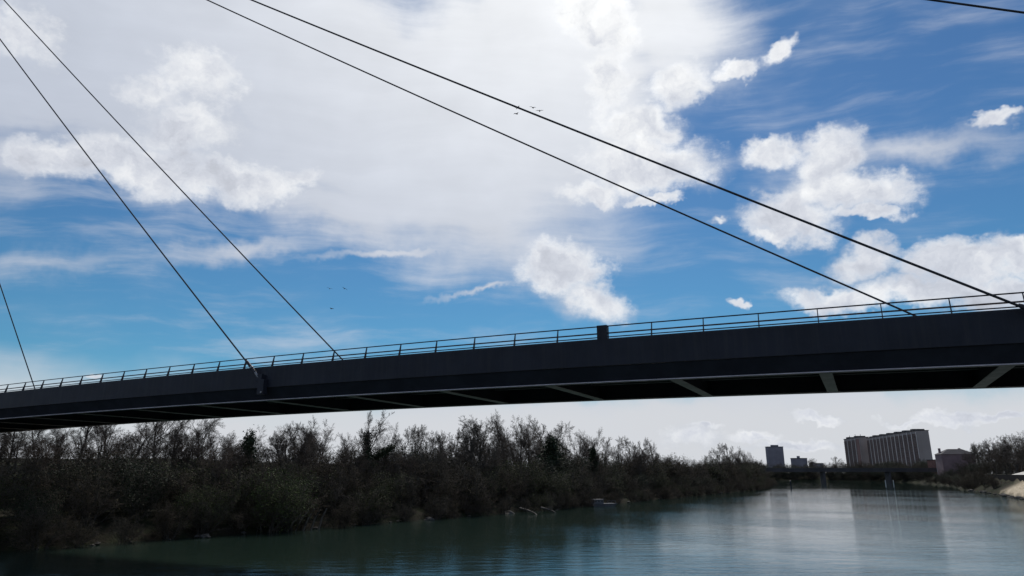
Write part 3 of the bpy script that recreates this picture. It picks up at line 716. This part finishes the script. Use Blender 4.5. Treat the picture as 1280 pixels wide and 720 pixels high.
for (step, off, hr_, where, wd_) in ROWS:
    for (p, d_2) in along(LBs, step):
        nr_ = np.array([-d_2[1], d_2[0]])
        q = p + nr_ * (off + random.uniform(-1.5, 1.5)) + d_2 * random.uniform(-1.5, 1.5)
        if q[1] < 60 or q[1] > 640: continue
        u, v = px((q[0], q[1], 5))
        if u < -70 or u > 985: continue
        z = zg(*q); hh = random.uniform(*hr_)
        if off > 3:
            vt = float(np.interp(u, [0, 500, 650, 800, 950], [563, 565, 569, 574, 580])) + (0 if off > 10 else 16); r_ = ray(u, vt)
            hh = max(EYE + r_.z / math.hypot(r_.x, r_.y) * math.hypot(*q) - z, 4) * random.choice((random.uniform(.78, 1.0), random.uniform(.9, 1.3)))
        if z < -.4: z = 0.0
        t_, n_2 = tn(*q)
        vr = random.choice((0, 1, 1, 0, 2, 3)) if off > 3 else random.choice((0, 1, 1, 0, 2))
        zn = [a for a in ZN if a[0] <= u][-1][1]
        place(('shrub', vr), q[0], q[1], z - .15, hh, wd_ * random.uniform(.9, 1.2), None, 'shrub', f'{SW_[vr]} shrub {where}, {zn}', 'shrub', f'{SW_[vr]} shrubs {where}, {zn}')
for (u, d, hh, lab) in ((338, 1.2, 10.5, 'large pale green willow bush right of the near cable bracket'), (366, 1.5, 7.0, 'smaller pale green willow bush above the leaning stakes'), (262, 3, 6.5, 'yellow green bush left of the near cable bracket at the water edge')):
    x, y = on_ray(u, d); place(('willow', 0), x, y, zg(x, y) - .2, hh, 1.15, None, 'willow_bush', lab, 'bush')
for (u, d, hh, wdd) in ((455, 2.5, 6.5, 1.3), (700, 2.5, 7, 1.3)):
    x, y = on_ray(u, d); place(('shrub', 2), x, y, zg(x, y) - .2, hh, wdd, None, 'round_bush', 'rounded olive brown bush hanging over the water ' + ('below the ivy clad tree' if u < 500 else 'left of the moored boat'), 'bush')

# buildings half hidden on the left
#x, y = on_ray(140, 62); gable_house('house', 'pale house with white window frames behind the left bank trees', x, y, 13, 9, zg(x, y) - .3, 5.6, R(-35), m_tower, m_tile, 4)
x, y = on_ray(512, 70); gable_house('shed', 'long low shed with a pale roof behind slim trees right of the ivy clad tree', x, y, 19, 9, EYE + .0265 * math.hypot(x, y) - 6.1, 3.2, R(-12), m_tower, mat('pale_metal_roof', (.45, .45, .46), .5, .1, 1), 5)

# trees on the right bank and round the far reach
def tree_at(x, y, top_v, u, k, vr, wd_, label, group, name='bare_tree'):
    z = zg(x, y); r_ = ray(u, top_v); top = EYE + r_.z / math.hypot(r_.x, r_.y) * math.hypot(x, y)
    place((k, vr), x, y, z - .2, max(top - z, 4) + .2, wd_, None, name, label, 'tree', group)
RT2 = [(1310 - 6.5 * i, float(np.interp(1310 - 6.5 * i, [1200, 1215, 1240, 1280, 1310], [580, 568, 556, 550, 545])) + random.uniform(-1, 9), random.choice((20, 26, 33, 40, 50)), random.choice(('round', 'fork', 'tall')), random.randint(0, 1)) for i in range(16)]
for (u, v, d, k, vr) in RT2:
    x, y = on_ray(u, d, 'R', 150); tree_at(x, y, v, u, k, vr, 1.3, f'lesser {KW[k]} in the dense wood on the right bank', f'lesser {KW[k]}s on the right bank')
for i in range(22):
    u = 1305 - i * 5.5; x, y = on_ray(u, random.choice((29, 34, 42)), 'R', 150); vr = random.choice((0, 1, 3)); place(('shrub', vr), x, y, zg(x, y) - .2, random.uniform(8, 11), 1.4, None, 'shrub', f'{SW_[vr]} shrub under the trees behind the riverside path', 'shrub', f'{SW_[vr]} shrubs behind the riverside path')
RT = [(1302,530,36,'round',0),(1290,536,22,'fork',0),(1281,541,34,'round',1),(1272,545,28,'round',2),(1265,543,46,'tall',0),(1257,549,30,'fork',1),(1250,546,40,'round',0),(1243,549,30,'round',1),(1236,548,44,'fork',0),(1228,551,30,'round',2),(1221,553,40,'tall',1),(1214,562,28,'round',0),(1207,567,34,'fork',1),(1200,577,24,'round',1)]
for i, (u, v, d, k, vr) in enumerate(RT):
    x, y = on_ray(u, d, 'R', 150); side = 'counting leftward from the right picture edge'
    tree_at(x, y, v, u, k, vr, 1.15, f'{KW[k]} on the right bank, {ORD[i]} from the picture edge' if i < 12 else 'small bare tree in front of the pink house, ' + ('nearer' if i == 12 else 'farther'), 'bare trees on the right bank')
for (u, d, hh, vr) in ((1168,2,6,1),(1178,2,6,0),(1186,2,6.5,1),(1195,1.5,6,0),(1203,1.5,6,1),(1210,1.5,5.5,1),(1160,2,7,0),(1292,5,2.5,1),(1241,4.5,6.5,1),(1232,9,6.5,1),(1230,5,6,0),(1222,7,7,1),(1214,3,6,0),(1206,6,7,1),(1198,3,6,0),(1190,6,7,3),(1182,4,7,0),(1174,5,8,3),(1226,13,7,0),(1216,15,7,1),(1203,14,8,0),(1192,16,8,3),(1180,12,9,0)):
    x, y = on_ray(u, d, 'R', 150)
    zn = 'beside the pale embankment' if u > 1212 else 'below the pink house'
    place(('shrub', vr), x, y, zg(x, y) - .1, hh, 1.25, None, 'shrub', f'{SW_[vr]} bank shrub {zn}', 'shrub', f'{SW_[vr]} bank shrubs {zn}')
# far reach beyond the flat bridge
rng = np.random.RandomState(8)
far_specs = []
for (P, off, lab) in ((RBs, 10, 'below the apartment blocks'), (RBs, 32, 'below the apartment blocks'), (LBs, 10, 'beyond the flat bridge')):
    for (p, d_2) in along(P, 11):
        nr_ = np.array([d_2[1], -d_2[0]]) if P is RBs else np.array([-d_2[1], d_2[0]])
        q = p + nr_ * off + rng.uniform(-4, 4, 2)
        if q[1] < 690: continue
        u, v = px((q[0], q[1], 9))
        if u < 930 or u > 1185: continue
        far_specs.append((q, u, lab, 'small dark bare tree on the far bank '))
for (q, u, lab, pre) in far_specs:
    hh = rng.uniform(13, 17) if q[1] > 700 else 11
    place(('shrub', int(rng.choice((0, 1, 3)))), q[0], q[1], zg(*q) - .3, hh, 1.5, None, 'far_tree', pre + lab, 'tree', pre.replace('tree', 'trees') + lab)
for (u, v, Y, k, lab) in ((1046, 570, 900, 'round', 'lone bare round tree just left of the apartment blocks'), (1017, 572, 1100, 'fork', 'thin bare tree above the low building'), (1152, 572, 780, 'round', 'dark tree at the foot of the long apartment block'), (1160, 577, 770, 'fork', 'small tree right of the long apartment block'), (1033, 580, 1000, 'round', 'low round tree left of the lone bare round tree')):
    x = (u - 640) / 882 * Y; tree_at(x, Y, v, u, k, 1, 1.3, lab, None)

# ------------------------------------------------------------------ small things on the water
def mooring(u, v, h, r_, label, m):
    r = ray(u, v); k = -EYE / r.z; x, y = r.x * k, r.y * k
    rt = empty('mooring_post', (x, y, 0), 0, label, 'post'); b = MB(); b.tube([(0, 0, -3), (0, 0, h)], r_, 10); b.build('pile', m, rt)
    b = MB(); b.tube([(0, 0, h), (0, 0, h + .18)], [r_ * 1.25, r_ * .5], 10); b.build('cap', m_steel, rt)
    b = MB(); b.tube([(0, 0, .2), (0, 0, .9)], [r_ * 1.9, r_ * 1.9], 10); b.build('fender', m_dark, rt)
mooring(1108, 611.5, 5, .22, 'left one of the pair of white mooring posts in the far water', m_white)
mooring(1118, 611.5, 5, .22, 'right one of the pair of white mooring posts in the far water', m_white)
mooring(989, 611, 4.6, .3, 'lone dark mooring post in the water below the grey tower', m_dark)
# moored flat boat
x, y = on_ray(752, -3.0); bt = empty('moored_boat', (x, y, 0), R(28), 'low grey flat work boat moored under the bushes of the left bank', 'boat')
b = MB(); Lb, Wb = 8.4, 2.6
b.hexa([(-Lb/2+.6, -Wb/2+.2, -.3), (Lb/2-.9, -Wb/2+.2, -.3), (Lb/2-.9, Wb/2-.2, -.3), (-Lb/2+.6, Wb/2-.2, -.3), (-Lb/2, -Wb/2, .75), (Lb/2, -Wb/2, .75), (Lb/2, Wb/2, .75), (-Lb/2, Wb/2, .75)])
b.build('hull', m_hull, bt)
b = MB(); b.box((0, -Wb/2 - .04, .72), (Lb + .1, .08, .14)); b.box((0, Wb/2 + .04, .72), (Lb + .1, .08, .14)); b.build('rubbing_strake', m_hull, bt)
b = MB(); b.box((-1.9, 0, 1.3), (3.2, 1.9, 1.08)); cab = b.build('cabin', m_hull, bt)
b = MB(); b.box((-1.9, 0, 1.9), (3.5, 2.2, .09)); b.build('roof', m_hull, cab)
for xx in (-3, -1.9, -.8): b = MB(); b.box((xx, -.97, 1.4), (.6, .03, .45)); b.build('window', m_glass, cab)
for xx in (.9, 2.3, 3.7):
    b = MB(); b.tube([(xx, -1.2, .75), (xx, -1.2, 1.45)], .035, 6); b.build('rail_post', m_steel, bt)
b = MB(); b.tube([(.9, -1.2, 1.45), (3.7, -1.2, 1.45)], .03, 6); b.build('hand_rail', m_steel, bt)
# fallen trees and stakes at the water edge
def fallen(u, d, rz, L_, label, seed):
    rng = np.random.RandomState(seed); x, y = on_ray(u, d); rt = empty('fallen_tree', (x, y, .1), rz, label, 'fallen tree')
    b = MB(); b.tube([(0, 0, .9), (L_ * .4, .2, .55), (L_ * .75, 0, .15), (L_, -.2, -.4)], [.28, .24, .17, .1], 8); b.build('trunk', m_wood, rt)
    b = MB()
    for k in range(13):
        f = rng.uniform(.15, .95) * L_; a = rng.uniform(-1.1, 1.1); l2 = rng.uniform(.8, 2.4)
        b.tube([(f, 0, .8 - .9 * f / L_), (f + l2 * .5, math.sin(a) * l2 * .7, .9 - f / L_ + l2 * .35), (f + l2 * .9, math.sin(a) * l2 * 1.1, 1 - f / L_ + l2 * .5)], [.07, .05, .02], 5, False)
    b.build('branch', m_wood, rt)
fallen(650, -1, R(-62), 9, 'pale fallen tree with bare limbs lying in the water left of the moored boat', 1)
fallen(676, -3.5, R(-40), 5, 'short broken log sticking out of the water beside the fallen tree', 2)
x, y = on_ray(384, -1.2)
for k, (dx_, l_, tl, lb) in enumerate(((-3.4, 2.6, .9, 'lowest leaning pale stake at the water edge, left end of its row'), (-1.9, 3.2, .7, 'second leaning pale stake of the row below the willow bush'), (-.3, 3.4, .55, 'third leaning pale stake of the row below the willow bush'), (1.2, 3.2, .5, 'fourth leaning pale stake of the row below the willow bush'), (2.8, 3.3, .4, 'right end stake of the row below the willow bush'))):
    px_, py_ = x + dx_ * .62, y + dx_ * .78
    b = MB(); b.tube([(0, 0, -1), (tl * l_ * .5, .1, l_ * .55), (tl * l_, .2, l_ * 1.0)], [.17, .15, .09], 7)
    o = b.build('wooden_stake', m_wood); o.location = (px_, py_, 0); tag(o, lb, 'stake', 'leaning stakes at the water edge')
b_ = 0
rk = []
for me_i in range(3):
    b = MB(); rg = np.random.RandomState(60 + me_i); import bmesh
    bm = bmesh.new(); bmesh.ops.create_icosphere(bm, subdivisions=2, radius=1)
    for v_ in bm.verts: v_.co *= 1 + rg.uniform(-.22, .22); v_.co.z *= .6
    m2 = bpy.data.meshes.new('rock'); bm.to_mesh(m2); bm.free(); m2.materials.append(mat('river_rock', (.07, .065, .058), .9, .35, 2, bump=.4)); rk.append(m2)
for (side, u0, u1, cnt_, lab) in (('L', 30, 900, 26, 'grey rock at the foot of the left bank'), ('R', 1205, 1300, 34, 'pale rock at the foot of the embankment')):
    for k in range(cnt_):
        u = u0 + (u1 - u0) * (k + random.random()) / cnt_
        x, y = on_ray(u, random.uniform(-.6, .9), side, 60 if side == 'L' else 150)
        o = bpy.data.objects.new('rock', rk[k % 3]); COL.objects.link(o); s_ = random.choice((.2, .3, .35, .5, .9)) * random.uniform(.8, 1.2) * (1 if side == 'L' else 1.3)
        o.location = (x, y, random.uniform(0, .25)); o.scale = (s_ * 1.3, s_, s_); o.rotation_euler = (0, 0, random.uniform(0, 6)); tag(o, lab, 'rock', lab.replace('rock', 'rocks'))

# ------------------------------------------------------------------ birds
def bird_mesh():
    b = MB(); b.tube([(-.22, 0, 0), (-.12, 0, .01), (0, 0, .02), (.12, 0, .02), (.19, 0, .03), (.23, 0, .02)], [.02, .05, .065, .05, .035, .01], 8)
    return b
B0 = None
BIRDS = [(647.5, 135, 'bird touching the upper cable line in the sky'), (645.5, 142.5, 'bird just under the upper cable'), (666, 134.8, 'higher bird above the upper cable'), (674.5, 139, 'lower bird above the upper cable'),
         (412, 361, 'upper left bird of the small flock above the deck'), (430.5, 361, 'upper right bird of the small flock above the deck'), (414.3, 386, 'lowest bird of the small flock above the deck')]
for i, (u, v, lb) in enumerate(BIRDS):
    D = 78 if i < 4 else 95; r = ray(u, v)
    if B0 is None:
        rt = empty('bird', (0, 0, 0)); bird_mesh().build('body', m_bird, rt, True)
        for s_ in (-1, 1):
            b = MB(); pts = [(.06, 0, .03), (.04, s_ * .18, .11), (-.03, s_ * .42, .06)]
            for a, c_, w0, w1 in ((0, 1, .1, .09), (1, 2, .09, .02)):
                A, C_ = Vector(pts[a]), Vector(pts[c_]); b.hexa([A + Vector((-w0, 0, -.006)), A + Vector((w0 * .5, 0, -.006)), C_ + Vector((w1 * .5, 0, -.006)), C_ + Vector((-w1, 0, -.006)), A + Vector((-w0, 0, .006)), A + Vector((w0 * .5, 0, .006)), C_ + Vector((w1 * .5, 0, .006)), C_ + Vector((-w1, 0, .006))])
            b.build('wing', m_bird, rt)
        b = MB(); b.hexa([(-.34, -.05, .0), (-.2, -.02, .0), (-.2, .02, .0), (-.34, .05, .0), (-.34, -.05, .01), (-.2, -.02, .015), (-.2, .02, .015), (-.34, .05, .01)]); b.build('tail', m_bird, rt)
        B0 = rt
    else: rt = copy_tree(B0)
    rt.location = Vector((0, 0, EYE)) + r * D; rt.rotation_euler = (R(10 * (i % 3)), R(-8), R(25 + 20 * i)); tag(rt, lb, 'bird', 'small dark birds in the sky')
